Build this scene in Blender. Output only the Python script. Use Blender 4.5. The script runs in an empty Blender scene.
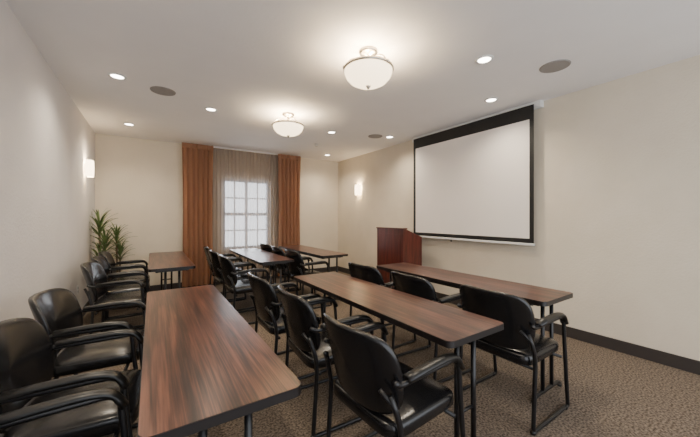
import bpy, math, random
from mathutils import Vector, Matrix
random.seed(4)
sc = bpy.context.scene

# ---------------------------------------------------------------- materials
def mat(name, col, rough=0.5, metal=0.0, spec=0.5, emit=None, estr=0.0, coat=0.0):
    m = bpy.data.materials.new(name); m.use_nodes = True
    b = m.node_tree.nodes['Principled BSDF']
    b.inputs['Base Color'].default_value = (*col, 1)
    b.inputs['Roughness'].default_value = rough
    b.inputs['Metallic'].default_value = metal
    b.inputs['Specular IOR Level'].default_value = spec
    b.inputs['Coat Weight'].default_value = coat
    if emit:
        b.inputs['Emission Color'].default_value = (*emit, 1)
        b.inputs['Emission Strength'].default_value = estr
    return m

def add_noise(m, scale, c1, c2, bump=0.0, bscale=None, mscale=(1, 1, 1), lo=0.35, hi=0.65, detail=4, dist=0.01):
    nt = m.node_tree; N = nt.nodes; L = nt.links
    b = N['Principled BSDF']
    tc = N.new('ShaderNodeTexCoord'); mp = N.new('ShaderNodeMapping')
    mp.inputs['Scale'].default_value = mscale
    L.new(tc.outputs['Object'], mp.inputs['Vector'])
    n = N.new('ShaderNodeTexNoise'); n.inputs['Scale'].default_value = scale; n.inputs['Detail'].default_value = detail
    L.new(mp.outputs['Vector'], n.inputs['Vector'])
    r = N.new('ShaderNodeValToRGB')
    r.color_ramp.elements[0].position = lo; r.color_ramp.elements[0].color = (*c1, 1)
    r.color_ramp.elements[1].position = hi; r.color_ramp.elements[1].color = (*c2, 1)
    L.new(n.outputs['Fac'], r.inputs['Fac']); L.new(r.outputs['Color'], b.inputs['Base Color'])
    if bump:
        n2 = N.new('ShaderNodeTexNoise'); n2.inputs['Scale'].default_value = bscale or scale; n2.inputs['Detail'].default_value = 3
        L.new(mp.outputs['Vector'], n2.inputs['Vector'])
        bp = N.new('ShaderNodeBump'); bp.inputs['Strength'].default_value = bump; bp.inputs['Distance'].default_value = dist
        L.new(n2.outputs['Fac'], bp.inputs['Height']); L.new(bp.outputs['Normal'], b.inputs['Normal'])
    return r

M = {}
M['wall'] = mat('wall_paint', (0.7, 0.66, 0.57), 0.75); add_noise(M['wall'], 3, (0.70, 0.625, 0.50), (0.73, 0.655, 0.53), 0.3, 55)
M['wall_l'] = mat('wall_left_cool', (0.7, 0.66, 0.6), 0.75); add_noise(M['wall_l'], 3, (0.69, 0.665, 0.655), (0.72, 0.695, 0.685), 0.3, 55)  # left wall colour set cooler and greyer than the other walls
M['ceil'] = mat('ceiling_paint', (0.78, 0.77, 0.76), 0.85); add_noise(M['ceil'], 3, (0.86, 0.84, 0.825), (0.88, 0.86, 0.845), 0.12, 40)
M['carpet'] = mat('carpet', (0.2, 0.17, 0.14), 0.95, spec=0.1)
r = add_noise(M['carpet'], 75, (0.060, 0.046, 0.035), (0.245, 0.196, 0.152), 0.5, 200, lo=0.35, hi=0.65, detail=7, dist=.006)
M['base'] = mat('baseboard_vinyl', (0.04, 0.033, 0.03), 0.5)
M['vinyl'] = mat('black_vinyl', (0.006, 0.006, 0.007), 0.25, spec=0.55)
M['frame'] = mat('black_metal', (0.006, 0.006, 0.007), 0.33, spec=0.5)
M['pad'] = mat('arm_pad', (0.006, 0.006, 0.006), 0.35)
M['edge'] = mat('table_edge', (0.008, 0.006, 0.006), 0.4)
M['white'] = mat('white_plastic', (0.75, 0.75, 0.73), 0.4)
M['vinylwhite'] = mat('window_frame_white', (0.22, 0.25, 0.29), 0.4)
M['screen'] = mat('projection_fabric', (0.84, 0.79, 0.74), 0.8)
M['black'] = mat('screen_border_black', (0.006, 0.006, 0.006), 0.6)
M['nickel'] = mat('brushed_nickel', (0.62, 0.57, 0.50), 0.3, metal=1)
M['glass_glow'] = mat('alabaster_glass', (0.9, 0.85, 0.75), 0.3, emit=(1.0, 0.76, 0.46), estr=4.5)
M['sconce_glow'] = mat('sconce_glass', (0.9, 0.85, 0.75), 0.3, emit=(1.0, 0.76, 0.45), estr=9)
M['led'] = mat('downlight_lens', (0.9, 0.9, 0.9), 0.3, emit=(1.0, 0.90, 0.76), estr=20)
M['speaker'] = mat('speaker_grille', (0.30, 0.28, 0.26), 0.7)
M['pot'] = mat('pot_ceramic', (0.03, 0.025, 0.022), 0.35)
M['soil'] = mat('soil', (0.03, 0.02, 0.012), 0.95)
M['leaf'] = mat('leaf', (0.06, 0.13, 0.03), 0.45); add_noise(M['leaf'], 6, (0.05, 0.095, 0.025), (0.18, 0.25, 0.08), 0)
M['cane'] = mat('cane', (0.2, 0.14, 0.08), 0.8); add_noise(M['cane'], 30, (0.12, 0.08, 0.05), (0.27, 0.2, 0.12), 0.3)
M['mahog'] = mat('mahogany', (0.16, 0.035, 0.02), 0.35); add_noise(M['mahog'], 3, (0.06, 0.012, 0.008), (0.12, 0.026, 0.016), 0, mscale=(8, 8, 0.8))
M['wood'] = mat('walnut_laminate', (0.1, 0.05, 0.03), 0.28, spec=0.5)
def wood(m):
    nt = m.node_tree; N = nt.nodes; L = nt.links; b = N['Principled BSDF']
    tc = N.new('ShaderNodeTexCoord'); oi = N.new('ShaderNodeObjectInfo')
    add = N.new('ShaderNodeVectorMath'); add.operation = 'ADD'
    mul = N.new('ShaderNodeMath'); mul.operation = 'MULTIPLY'; mul.inputs[1].default_value = 7.0
    L.new(oi.outputs['Random'], mul.inputs[0])
    L.new(tc.outputs['Object'], add.inputs[0]); L.new(mul.outputs[0], add.inputs[1])
    mp = N.new('ShaderNodeMapping'); mp.inputs['Scale'].default_value = (13, 0.9, 1)
    L.new(add.outputs[0], mp.inputs['Vector'])
    n = N.new('ShaderNodeTexNoise'); n.inputs['Scale'].default_value = 1.6; n.inputs['Detail'].default_value = 5; n.inputs['Distortion'].default_value = 0.6
    L.new(mp.outputs['Vector'], n.inputs['Vector'])
    mp2 = N.new('ShaderNodeMapping'); mp2.inputs['Scale'].default_value = (90, 2, 1)
    L.new(add.outputs[0], mp2.inputs['Vector'])
    n2 = N.new('ShaderNodeTexNoise'); n2.inputs['Scale'].default_value = 1.5; n2.inputs['Detail'].default_value = 3
    L.new(mp2.outputs['Vector'], n2.inputs['Vector'])
    mx = N.new('ShaderNodeMix'); mx.data_type = 'FLOAT'; mx.inputs[0].default_value = 0.45
    L.new(n.outputs['Fac'], mx.inputs[2]); L.new(n2.outputs['Fac'], mx.inputs[3])
    r = N.new('ShaderNodeValToRGB'); e = r.color_ramp.elements
    e[0].position = 0.39; e[0].color = (0.017, 0.008, 0.007, 1)
    e[1].position = 0.62; e[1].color = (0.160, 0.064, 0.040, 1)
    x = e.new(0.5); x.color = (0.070, 0.027, 0.018, 1)
    L.new(mx.outputs[0], r.inputs['Fac']); L.new(r.outputs['Color'], b.inputs['Base Color'])
wood(M['wood'])

def cloth(name, col, trans_fac, transp, c2=None):
    m = bpy.data.materials.new(name); m.use_nodes = True
    nt = m.node_tree; N = nt.nodes; L = nt.links
    for n in list(N): N.remove(n)
    o = N.new('ShaderNodeOutputMaterial')
    d = N.new('ShaderNodeBsdfDiffuse'); d.inputs['Color'].default_value = (*col, 1)
    t = N.new('ShaderNodeBsdfTranslucent'); t.inputs['Color'].default_value = (*(c2 or col), 1)
    mx = N.new('ShaderNodeMixShader'); mx.inputs[0].default_value = trans_fac
    L.new(d.outputs[0], mx.inputs[1]); L.new(t.outputs[0], mx.inputs[2])
    last = mx
    if transp:
        tr = N.new('ShaderNodeBsdfTransparent'); m2 = N.new('ShaderNodeMixShader'); m2.inputs[0].default_value = transp
        L.new(mx.outputs[0], m2.inputs[1]); L.new(tr.outputs[0], m2.inputs[2]); last = m2
    L.new(last.outputs[0], o.inputs['Surface'])
    return m
M['drape'] = cloth('terracotta_drape', (0.41, 0.22, 0.135), 0.2, 0)
M['sheer'] = cloth('sheer_voile', (0.36, 0.27, 0.215), 0.4, 0.42, (0.50, 0.44, 0.40))
g = bpy.data.materials.new('window_glass'); g.use_nodes = True
nt = g.node_tree
for n in list(nt.nodes): nt.nodes.remove(n)
o = nt.nodes.new('ShaderNodeOutputMaterial'); tr = nt.nodes.new('ShaderNodeBsdfTransparent'); gl = nt.nodes.new('ShaderNodeBsdfGlossy'); gl.inputs['Roughness'].default_value = 0.03
mx = nt.nodes.new('ShaderNodeMixShader'); mx.inputs[0].default_value = 0.06
nt.links.new(tr.outputs[0], mx.inputs[1]); nt.links.new(gl.outputs[0], mx.inputs[2]); nt.links.new(mx.outputs[0], o.inputs['Surface'])
M['glass'] = g

# ---------------------------------------------------------------- mesh builder
class MB:
    def __init__(s): s.v = []; s.f = []; s.m = []; s.sm = []; s.mats = []
    def mi(s, k):
        if k not in s.mats: s.mats.append(k)
        return s.mats.index(k)
    def add(s, vs, fs, k, smooth=False):
        o = len(s.v); i = s.mi(k)
        s.v += [tuple(v) for v in vs]
        for f in fs:
            s.f.append([a + o for a in f]); s.m.append(i); s.sm.append(smooth)
    def box(s, x0, x1, y0, y1, z0, z1, k, bev=0.0):
        if bev <= 0:
            vs = [(x, y, z) for x in (x0, x1) for y in (y0, y1) for z in (z0, z1)]
            s.add(vs, [(0, 1, 3, 2), (4, 6, 7, 5), (0, 4, 5, 1), (2, 3, 7, 6), (0, 2, 6, 4), (1, 5, 7, 3)], k); return
        import bmesh
        bm = bmesh.new(); bmesh.ops.create_cube(bm, size=1)
        for v in bm.verts:
            v.co = Vector(((x0 + x1) / 2 + v.co.x * (x1 - x0), (y0 + y1) / 2 + v.co.y * (y1 - y0), (z0 + z1) / 2 + v.co.z * (z1 - z0)))
        bmesh.ops.bevel(bm, geom=bm.edges[:], offset=bev, segments=3, affect='EDGES', profile=0.5)
        bm.verts.index_update()
        s.add([v.co[:] for v in bm.verts], [[v.index for v in f.verts] for f in bm.faces], k, False); bm.free()
    def tube(s, pts, r, k, n=10, rnd=0.0, closed_ends=True, sq=None):
        P = [Vector(p) for p in pts]
        if rnd > 0:
            Q = [P[0]]
            for i in range(1, len(P) - 1):
                a = (P[i - 1] - P[i]); b = (P[i + 1] - P[i])
                d = min(rnd, a.length * 0.48, b.length * 0.48)
                A = P[i] + a.normalized() * d; B = P[i] + b.normalized() * d
                for t in range(7):
                    u = t / 6; Q.append(A * (1 - u) ** 2 + P[i] * 2 * u * (1 - u) + B * u * u)
            Q.append(P[-1]); P = Q
        T = []
        for i in range(len(P)):
            t = (P[min(i + 1, len(P) - 1)] - P[max(i - 1, 0)]).normalized(); T.append(t)
        up = Vector((0, 0, 1)) if abs(T[0].z) < 0.9 else Vector((0, 1, 0))
        nrm = (up - T[0] * up.dot(T[0])).normalized()
        vs = []; fs = []
        for i, p in enumerate(P):
            nrm = (nrm - T[i] * nrm.dot(T[i])).normalized(); bn = T[i].cross(nrm)
            rr = r[i] if isinstance(r, list) else r
            for j in range(n):
                a = 2 * math.pi * j / n
                ca, sa = math.cos(a), math.sin(a)
                if sq: ca *= sq[0]; sa *= sq[1]
                vs.append(p + (nrm * ca + bn * sa) * rr)
        for i in range(len(P) - 1):
            for j in range(n):
                fs.append((i * n + j, i * n + (j + 1) % n, (i + 1) * n + (j + 1) % n, (i + 1) * n + j))
        fs.append(tuple(range(n))[::-1]); fs.append(tuple((len(P) - 1) * n + j for j in range(n)))
        s.add(vs, fs, k, True)
    def sell(s, c, a, e1, e2, k, nu=40, nv=20, fn=None, axis='z'):
        def pw(x, e): return math.copysign(abs(x) ** e, x)
        vs = []; fs = []
        for i in range(nv + 1):
            ph = -math.pi / 2 + math.pi * i / nv
            for j in range(nu):
                th = 2 * math.pi * j / nu
                p = [pw(math.cos(ph), e1) * pw(math.cos(th), e2), pw(math.cos(ph), e1) * pw(math.sin(th), e2), pw(math.sin(ph), e1)]
                if axis == 'x': p = [p[2], p[0], p[1]]
                q = Vector((p[0] * a[0], p[1] * a[1], p[2] * a[2]))
                if fn: q = fn(q)
                vs.append(q + Vector(c))
        for i in range(nv):
            for j in range(nu):
                fs.append((i * nu + j, i * nu + (j + 1) % nu, (i + 1) * nu + (j + 1) % nu, (i + 1) * nu + j))
        s.add(vs, fs, k, True)
    def lathe(s, prof, c, k, n=32, smooth=True, ang=2 * math.pi, a0=0):
        vs = []; fs = []; full = abs(ang - 2 * math.pi) < 1e-6; m = n if full else n + 1
        for (r, z) in prof:
            for j in range(m):
                a = a0 + ang * j / n; vs.append((c[0] + r * math.cos(a), c[1] + r * math.sin(a), c[2] + z))
        for i in range(len(prof) - 1):
            for j in range(n):
                fs.append((i * m + j, i * m + (j + 1) % m, (i + 1) * m + (j + 1) % m, (i + 1) * m + j))
        s.add(vs, fs, k, smooth)
    def slab(s, outline, z0, z1, k_top, k_side, inset=0.0):
        n = len(outline)
        s.add([(x, y, z1) for x, y in outline], [tuple(range(n))], k_top)
        s.add([(x, y, z0) for x, y in outline], [tuple(range(n))[::-1]], k_side)
        vs = [(x, y, z0) for x, y in outline] + [(x, y, z1) for x, y in outline]
        s.add(vs, [(i, (i + 1) % n, n + (i + 1) % n, n + i) for i in range(n)], k_side)
    def mesh(s, name):
        me = bpy.data.meshes.new(name); me.from_pydata(s.v, [], s.f)
        for k in s.mats: me.materials.append(M[k])
        me.polygons.foreach_set('material_index', s.m); me.polygons.foreach_set('use_smooth', s.sm)
        me.update(); return me
def obj(name, me, loc=(0, 0, 0), rz=0.0):
    if isinstance(me, MB): me = me.mesh(name)
    o = bpy.data.objects.new(name, me); sc.collection.objects.link(o)
    o.location = loc; o.rotation_euler = (0, 0, rz); return o

# ---------------------------------------------------------------- room shell
XL, XR, YB, YF, H = -0.77, 3.83, 6.34, -1.6, 2.68
WX0, WX1, WZ0, WZ1 = 1.17, 2.10, 0.68, 2.08
b = MB(); b.box(XL - .15, XR + .15, YF, YB + .15, -0.1, 0, 'carpet'); obj('floor', b)
b = MB(); b.box(XL - .15, XR + .15, YF, YB + .15, H, H + .1, 'ceil'); obj('ceiling', b)
b = MB(); b.box(XL - .15, XL, YF, YB + .15, 0, H, 'wall_l'); obj('wall_left', b)
b = MB(); b.box(XR, XR + .15, YF, YB + .15, 0, H, 'wall'); obj('wall_right', b)
b = MB()
b.box(XL, WX0, YB, YB + .15, 0, H, 'wall'); b.box(WX1, XR, YB, YB + .15, 0, H, 'wall')
b.box(WX0, WX1, YB, YB + .15, 0, WZ0, 'wall'); b.box(WX0, WX1, YB, YB + .15, WZ1, H, 'wall')
obj('wall_back', b)
b = MB(); b.box(XR - .014, XR, YF, YB, 0, .115, 'base', .003); obj('baseboard_right', b)
b = MB(); b.box(XL, XL + .014, YF, YB, 0, .115, 'base', .003); obj('baseboard_left', b)
b = MB(); b.box(XL + .014, XR - .014, YB - .014, YB, 0, .115, 'base', .003); obj('baseboard_back', b)

# window
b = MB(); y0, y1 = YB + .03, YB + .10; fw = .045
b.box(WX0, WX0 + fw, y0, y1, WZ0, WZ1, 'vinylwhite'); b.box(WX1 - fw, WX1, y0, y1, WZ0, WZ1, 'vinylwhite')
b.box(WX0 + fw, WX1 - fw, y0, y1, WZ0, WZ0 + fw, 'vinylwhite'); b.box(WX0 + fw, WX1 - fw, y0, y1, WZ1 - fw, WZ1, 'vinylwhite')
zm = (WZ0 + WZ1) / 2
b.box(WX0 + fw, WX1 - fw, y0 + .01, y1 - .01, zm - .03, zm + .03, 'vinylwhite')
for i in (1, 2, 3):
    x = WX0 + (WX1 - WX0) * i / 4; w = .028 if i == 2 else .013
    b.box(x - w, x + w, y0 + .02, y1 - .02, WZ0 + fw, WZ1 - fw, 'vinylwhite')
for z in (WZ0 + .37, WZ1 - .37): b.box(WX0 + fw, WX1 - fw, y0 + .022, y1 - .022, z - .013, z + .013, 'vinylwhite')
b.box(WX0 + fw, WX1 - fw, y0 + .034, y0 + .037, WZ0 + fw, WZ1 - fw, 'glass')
obj('window_1', b)

# curtains
def drape(name, x0, x1, y, z0, z1, folds, amp, k, ph=0.0, jit=0.3):
    n = folds * 12; rows = 14; vs = []; fs = []
    rnd = [random.uniform(1 - jit, 1 + jit) for _ in range(folds + 2)]
    for r_ in range(rows + 1):
        t = r_ / rows; z = z1 + (z0 - z1) * t
        for i in range(n + 1):
            u = i / n; q = u * folds; a = rnd[int(q)] * (1 - (q % 1)) + rnd[int(q) + 1] * (q % 1)
            spread = 1.0 - 0.06 * math.sin(math.pi * t) * (1 if folds < 12 else 0)
            xx = (x0 + x1) / 2 + (u - .5) * (x1 - x0) * spread + .012 * math.sin(2 * math.pi * q * 2 + ph) * a * (1 if folds < 12 else .3)
            yy = y + amp * a * math.sin(2 * math.pi * q + ph) * (0.65 + .35 * t) + .006 * math.sin(9 * t + u * 11)
            vs.append((xx, yy, z))
    w = n + 1
    for r_ in range(rows):
        for i in range(n): fs.append((r_ * w + i, r_ * w + i + 1, (r_ + 1) * w + i + 1, (r_ + 1) * w + i))
    b = MB(); b.add(vs, fs, k, True)
    if k == 'drape': b.box(x0, x1, y - .012, y + .012, z1 - .09, z1, k, .004)
    return obj(name, b)
drape('curtain', 0.45, 0.97, 6.17, 0.06, 2.665, 6, .055, 'drape')
drape('curtain', 2.24, 2.76, 6.17, 0.06, 2.665, 6, .055, 'drape', 1.0)
drape('sheer_curtain', 0.90, 2.32, 6.27, 0.07, 2.655, 20, .014, 'sheer')
b = MB(); b.box(.43, 2.79, 6.235, 6.255, 2.655, 2.68, 'white'); obj('curtain_track', b)

# ---------------------------------------------------------------- chair
def chair_mesh():
    b = MB()
    def seatf(q):
        x, y, z = q
        if z > 0: z += .014 * (1 - (x / .24) ** 2) * (1 - (y / .245) ** 2)
        if x > .12: z -= .9 * (x - .12) ** 2
        z += .02 * x
        return Vector((x, y, z))
    b.sell((0.01, 0, .425), (.235, .242, .042), .38, .30, 'vinyl', 56, 18, seatf)
    def backf(q):
        x, y, z = q
        y *= 1 - .10 * max(0, -z / .175) - .03 * max(0, z / .175)
        x += 1.15 * y * y - .26 * z - .25 * z * z
        return Vector((x, y, z))
    b.sell((-.262, 0, .655), (.024, .262, .190), .45, .42, 'vinyl', 72, 14, backf, 'x')
    for s_ in (-1, 1):
        y = .262 * s_
        pts = [(-.235, y * .93, .60), (-.205, y, .50), (-.19, y, .42), (-.215, y, .03), (-.205, y, .012), (.26, y, .012), (.262, y, .03), (.215, y, .44), (.20, y, .625), (.165, y, .648), (-.2, y, .640), (-.232, y, .66)]
        b.tube(pts, .0125, 'frame', 10, .05)
        b.tube([(.212, y, .595), (.178, y, .657), (.10, y, .670), (-.02, y, .666), (-.16, y, .655)], .023, 'pad', 12, .05, sq=(.65, 1.15))
        b.sell((-.215, y, .012), (.02, .016, .012), .6, .8, 'pad', 12, 6)
        b.sell((.225, y, .012), (.02, .016, .012), .6, .8, 'pad', 12, 6)
        b.tube([(-.205, y, .50), (-.225, y * .97, .56), (-.262, y * .80, .62)], .010, 'frame', 8, .02)
    b.tube([(-.17, -.262, .375), (-.17, .262, .375)], .010, 'frame', 8)
    b.tube([(.17, -.262, .372), (.17, .262, .372)], .010, 'frame', 8)
    for y in (-.17, .17): b.tube([(-.17, y, .38), (.17, y, .38)], .009, 'frame', 8)
    return b.mesh('conference_armchair')
CM = chair_mesh()
D = math.radians
chairs = [
 (-.30, 1.18, 0), (-.28, 1.88, -5), (-.28, 2.60, -6),
 (-.27, 4.05, -4), (-.27, 4.66, 2), (-.27, 5.24, 0),
 (1.02, 1.17, 3), (1.03, 1.86, -3), (1.00, 2.52, 0),
 (1.02, 4.02, 0), (1.00, 4.65, 3), (1.02, 5.28, -2),
 (2.15, 1.17, 0), (2.08, 1.85, -3), (2.06, 2.53, 3),
 (1.97, 4.15, 0), (1.97, 4.78, -4), (1.97, 5.40, 2)]
for x, y, a in chairs: obj('conference_armchair', CM, (x, y, 0), D(a))

# ---------------------------------------------------------------- tables
def table_mesh():
    b = MB(); W, Lh, r = .236, .93, .035
    out = []
    for cx, cy, a0 in ((W - r, Lh - r, 0), (-W + r, Lh - r, 90), (-W + r, -Lh + r, 180), (W - r, -Lh + r, 270)):
        for i in range(9):
            a = D(a0 + i * 90 / 8); out.append((cx + r * math.cos(a), cy + r * math.sin(a)))
    b.slab(out, .708, .7385, 'edge', 'edge')
    inn = [(x * .992, y * .998) for x, y in out]
    b.slab(inn, .7380, .740, 'wood', 'edge')
    for x in (-.15, .15): b.box(x - .012, x + .012, -Lh + .12, Lh - .12, .675, .708, 'frame')
    for s_ in (-1, 1):
        y = s_ * (Lh - .09)
        b.box(-.17, .17, y - .018, y + .018, .685, .708, 'frame', .003)
        for x in (-.07, .07):
            b.tube([(x * 1.0, y, .69), (x, y, .05)], .0135, 'frame', 12)
        b.tube([(-.07, y, .30), (.07, y, .30)], .009, 'frame', 8)
        b.tube([(-.205, y, .018), (-.17, y, .040), (.17, y, .040), (.205, y, .018)], .0155, 'frame', 10, .03)
        for x in (-.2, .2): b.lathe([(0, 0), (.017, 0), (.017, .014), (0, .014)], (x, y, 0), 'pad', 12)
        b.tube([(0, y - s_ * .03, .69), (0, y - s_ * .32, .69)], .008, 'frame', 8)
    return b.mesh('seminar_table')
TM = table_mesh()
for x, y in ((.203, 1.88), (1.385, 1.83), (2.465, 1.90), (.20, 4.92), (1.39, 4.76), (2.35, 4.88)):
    obj('seminar_table', TM, (x, y, 0))

# ---------------------------------------------------------------- lectern
b = MB()
xa, xb, ya, yb_ = 3.20, 3.61, 3.38, 4.01
t = .02
def prism(b, prof, y0, y1, k):
    n = len(prof)
    b.add([(x, y0, z) for x, z in prof] + [(x, y1, z) for x, z in prof],
          [tuple(range(n)), tuple(range(n, 2 * n))[::-1]] + [(i, n + i, n + (i + 1) % n, (i + 1) % n) for i in range(n)], k)
sidep = [(xa, .04), (xb, .04), (xb, 1.0), (xa + .07, 1.13), (xa, 1.13)]
prism(b, sidep, ya, ya + t, 'mahog'); prism(b, sidep, yb_ - t, yb_, 'mahog')
b.box(xa + .004, xa + .022, ya + t, yb_ - t, .04, 1.13, 'mahog')
b.box(xa - .012, xb, ya - .012, yb_ + .012, 0, .06, 'mahog', .004)
prism(b, [(xa + .06, 1.11), (xb - .005, .985), (xb - .005, 1.0), (xa + .06, 1.13)], ya + t, yb_ - t, 'mahog')
b.box(xa - .012, xa + .085, ya - .012, yb_ + .012, 1.13, 1.15, 'mahog', .004)
b.box(xa + .03, xb - .03, ya + t, yb_ - t, .55, .57, 'mahog')
b.box(xa + .0, xa + .006, ya + .06, yb_ - .06, .16, 1.05, 'mahog', .002)
obj('lectern', b)

# ---------------------------------------------------------------- projection screen
b = MB(); X = 3.72; ys0, ys1 = 1.74, 3.67
b.box(3.745, XR, ys0 - .06, ys1 + .06, 2.60, H, 'white', .008)
b.box(X - .001, X, ys0, ys1, 2.475, 2.64, 'black'); b.box(X - .001, X, ys0, ys1, 1.012, 1.065, 'black')
b.box(X - .001, X, ys0, ys0 + .05, 1.065, 2.475, 'black'); b.box(X - .001, X, ys1 - .05, ys1, 1.065, 2.475, 'black')
b.box(X - .001, X, ys0 + .05, ys1 - .05, 1.065, 2.475, 'screen')
b.box(X - .012, X + .012, ys0 - .01, ys1 + .01, .985, 1.012, 'white', .003)
b.box(X, X + .06, ys0 + .02, ys1 - .02, 2.615, 2.64, 'black')
b.tube([(X, 2.9, .987), (X, 2.9, .955)], .008, 'black', 8)
obj('projection_screen', b)

# ---------------------------------------------------------------- ceiling fixtures
def semi_flush(x, y):
    b = MB()
    b.lathe([(0, 2.68), (.075, 2.68), (.078, 2.665), (.06, 2.65), (.03, 2.642), (.018, 2.63), (0, 2.63)], (0, 0, 0), 'nickel')
    b.lathe([(.0, 2.64), (.02, 2.635), (.012, 2.61), (.026, 2.59), (.026, 2.575), (.01, 2.56), (.01, 2.42), (0, 2.42)], (0, 0, 0), 'nickel', 20)
    R = .198
    prof = [(R, 2.525), (.195, 2.50), (.18, 2.465), (.15, 2.432), (.105, 2.408), (.05, 2.396), (0, 2.394)]
    b.lathe(prof, (0, 0, 0), 'glass_glow', 40)
    b.lathe([(r_ * .97, z_ + .006) for r_, z_ in prof[:-1]] + [(0, 2.40)], (0, 0, 0), 'glass_glow', 40)
    b.lathe([(R - .008, 2.515), (R + .006, 2.515), (R + .010, 2.525), (R + .006, 2.537), (R - .008, 2.537), (R - .008, 2.515)], (0, 0, 0), 'nickel', 40)
    for i in range(3):
        a = D(40 + i * 120); c, s_ = math.cos(a), math.sin(a)
        b.tube([(.02 * c, .02 * s_, 2.585), (.08 * c, .08 * s_, 2.615), (.15 * c, .15 * s_, 2.60), (R * c, R * s_, 2.53)], .006, 'nickel', 8, .05)
        b.sell((R * c * 1.02, R * s_ * 1.02, 2.526), (.014, .014, .017), 1, 1, 'nickel', 12, 8)
    b.lathe([(0, 2.366), (.008, 2.37), (.012, 2.38), (.02, 2.390), (.022, 2.398), (0, 2.398)], (0, 0, 0), 'nickel', 16)
    obj('semi_flush_ceiling_light', b, (x, y, 0))
    for i in range(3):
        a = D(100 + i * 120)
        l = bpy.data.lights.new('bulb', 'POINT'); l.energy = 13; l.color = (1, .77, .48); l.shadow_soft_size = .03
        lo = bpy.data.objects.new('ceiling_bulb', l); lo.location = (x + .09 * math.cos(a), y + .09 * math.sin(a), 2.49); sc.collection.objects.link(lo)
semi_flush(1.48, 1.97); semi_flush(1.50, 3.75)

def downlight(x, y, e=62):
    b = MB()
    b.lathe([(.052, -.004), (.056, -.010), (.072, -.006), (.075, 0)], (0, 0, 0), 'white', 28)
    b.lathe([(0, -.003), (.054, -.003)], (0, 0, 0), 'led', 28)
    obj('recessed_downlight', b, (x, y, H))
    l = bpy.data.lights.new('spot', 'SPOT'); l.energy = e; l.color = (1, .86, .67); l.spot_size = D(140); l.spot_blend = .9; l.shadow_soft_size = .05
    lo = bpy.data.objects.new('downlight_lamp', l); lo.location = (x, y, H - .02); sc.collection.objects.link(lo)
for x, y in ((-.28, 3.65), (2.39, 1.52), (3.28, 2.0), (.62, 4.12), (-.28, 5.44), (2.4, 4.17), (3.36, 3.87), (3.2, 5.75), (-.28, 1.6), (.62, .9)):
    downlight(x, y)
def speaker(x, y):
    b = MB()
    b.lathe([(0, -.008), (.09, -.008), (.105, -.006)], (0, 0, 0), 'speaker', 32)
    b.lathe([(.102, -.007), (.108, -.010), (.117, -.007), (.12, 0)], (0, 0, 0), 'speaker', 32)
    obj('ceiling_speaker', b, (x, y, H))
for x, y in ((.10, 3.81), (3.03, 1.24), (3.13, 3.97)): speaker(x, y)
b = MB(); b.lathe([(0, -.045), (.012, -.045), (.012, -.012), (.035, -.008), (.035, 0)], (0, 0, 0), 'white', 16)
b.lathe([(0, -.048), (.02, -.048), (.02, -.044), (0, -.044)], (0, 0, 0), 'nickel', 16); obj('fire_sprinkler', b, (2.55, 5.0, H))

# sconces
def sconce(x, y, z, rz):
    b = MB()
    b.box(0, .015, -.045, .045, -.06, .06, 'nickel', .003)
    n = 16; hw, dp, hh = .08, .085, .112
    vs = []; fs = []
    for zi, (zz, s_) in enumerate(((-hh, .93), (-hh + .01, .97), (0, 1), (hh - .01, .97), (hh, .95))):
        for j in range(n + 1):
            a = -math.pi / 2 + math.pi * j / n
            vs.append((.012 + dp * abs(math.cos(a)) ** .55 * s_, hw * math.copysign(abs(math.sin(a)) ** .55, math.sin(a)) * s_, zz))
    w = n + 1
    for i in range(4):
        for j in range(n): fs.append((i * w + j, i * w + j + 1, (i + 1) * w + j + 1, (i + 1) * w + j))
    b.add(vs, fs, 'sconce_glow', True)
    b.tube([(.012, -.04, 0), (.05, 0, 0), (.012, .04, 0)], .005, 'nickel', 8)
    obj('wall_sconce', b, (x, y, z), rz)
    l = bpy.data.lights.new('sconce_bulb', 'POINT'); l.energy = 9; l.color = (1, .76, .46); l.shadow_soft_size = .03
    lo = bpy.data.objects.new('sconce_lamp', l); c = .055
    lo.location = (x + c * math.cos(rz), y, z + .05); sc.collection.objects.link(lo)
sconce(XL, 5.44, 1.99, 0); sconce(XR, 5.42, 1.92, math.pi)

# outlet plates
b = MB(); b.box(0, .006, -.035, .035, -.057, .057, 'white', .002)
for z in (-.022, .022): b.box(.006, .008, -.015, .015, z - .013, z + .013, 'vinylwhite', .0005)
obj('wall_outlet', b, (XL, 4.95, .42))

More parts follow.
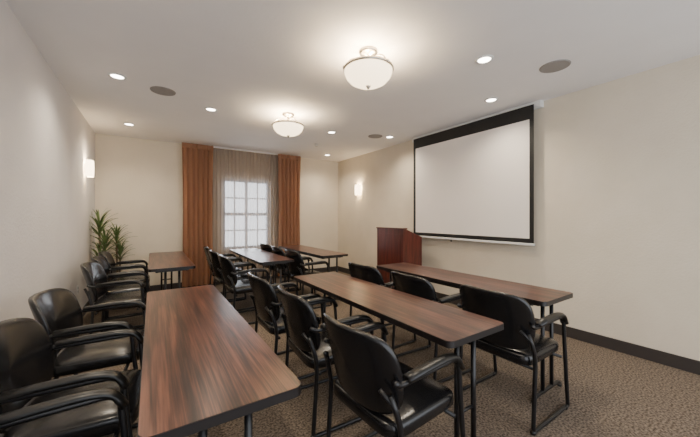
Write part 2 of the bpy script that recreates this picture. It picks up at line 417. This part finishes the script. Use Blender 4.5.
# ---------------------------------------------------------------- potted plants
def plant(x, y, heads, pr, ph):
    b = MB()
    b.lathe([(0, 0), (pr * .72, 0), (pr * .78, .02), (pr, ph - .03), (pr * 1.05, ph - .02), (pr * 1.05, ph), (pr * .92, ph), (pr * .9, ph - .03)], (0, 0, 0), 'pot', 28)
    b.lathe([(0, ph - .03), (pr * .9, ph - .03)], (0, 0, 0), 'soil', 20)
    for hx, hy, hz, nl, ll in heads:
        b.tube([(hx * .4, hy * .4, ph - .05), (hx * .8, hy * .8, (ph + hz) / 2), (hx, hy, hz)], [.016, .014, .012], 'cane', 8)
        for i in range(nl):
            a = i * 2.39996 + random.uniform(-.2, .2); el = D(86 - 50 * (i / nl) + random.uniform(-6, 6)); Lf = ll * random.uniform(.75, 1.1)
            dr = Vector((math.cos(a), math.sin(a), 0)); side = Vector((-math.sin(a), math.cos(a), 0))
            p = Vector((hx, hy, hz - .14 * i / nl)); vs = []; fs = []; e = el
            for s_ in range(9):
                u = s_ / 8; w = .0115 * (math.sin(math.pi * min(1, .12 + u * .88)) ** .7 + .05)
                for kx, lift in ((-1, .004), (0, 0), (1, .004)):
                    q = p + side * w * kx + Vector((0, 0, lift))
                    if x + q.x < XL + .02: q.x = XL + .02 - x + random.uniform(0, .004)
                    if y + q.y > YB - .02: q.y = YB - .02 - y
                    vs.append(q)
                p = p + (dr * math.cos(e) + Vector((0, 0, math.sin(e)))) * Lf / 8; e -= (.06 + .15 * u)
            for s_ in range(8):
                for c in (0, 1): fs.append((s_ * 3 + c, s_ * 3 + c + 1, s_ * 3 + 4 + c, s_ * 3 + 3 + c))
            b.add(vs, fs, 'leaf', True)
    obj('potted_dracaena', b, (x, y, 0))
plant(-.60, 5.82, [(-.06, 0, 1.16, 30, .36), (.01, -.02, .92, 26, .34), (-.05, -.03, .70, 26, .32)], .13, .32)
plant(-.45, 6.14, [(-.03, 0, .98, 26, .32), (.02, -.01, .74, 24, .28)], .11, .30)

# ---------------------------------------------------------------- lights
w = bpy.data.worlds.new('World'); sc.world = w; w.use_nodes = True
bg = w.node_tree.nodes['Background']; bg.inputs['Color'].default_value = (.90, .94, 1, 1); bg.inputs['Strength'].default_value = 3.2
l = bpy.data.lights.new('daylight', 'AREA'); l.shape = 'RECTANGLE'; l.size = 1.6; l.size_y = 1.9; l.energy = 85; l.color = (.86, .93, 1)
lo = bpy.data.objects.new('daylight_lamp', l); lo.location = (1.85, YB + .6, 1.5); lo.rotation_euler = (D(-90), 0, 0); sc.collection.objects.link(lo)

# ---------------------------------------------------------------- camera
cam = bpy.data.cameras.new('camera'); cam.sensor_width = 36; cam.lens = 300 / 700 * 36; cam.shift_y = -.002; cam.clip_start = .05
co = bpy.data.objects.new('camera', cam); co.location = (0, 0, 1.32); co.rotation_euler = (D(90), 0, -math.atan2(198, 300)); sc.collection.objects.link(co)
sc.camera = co
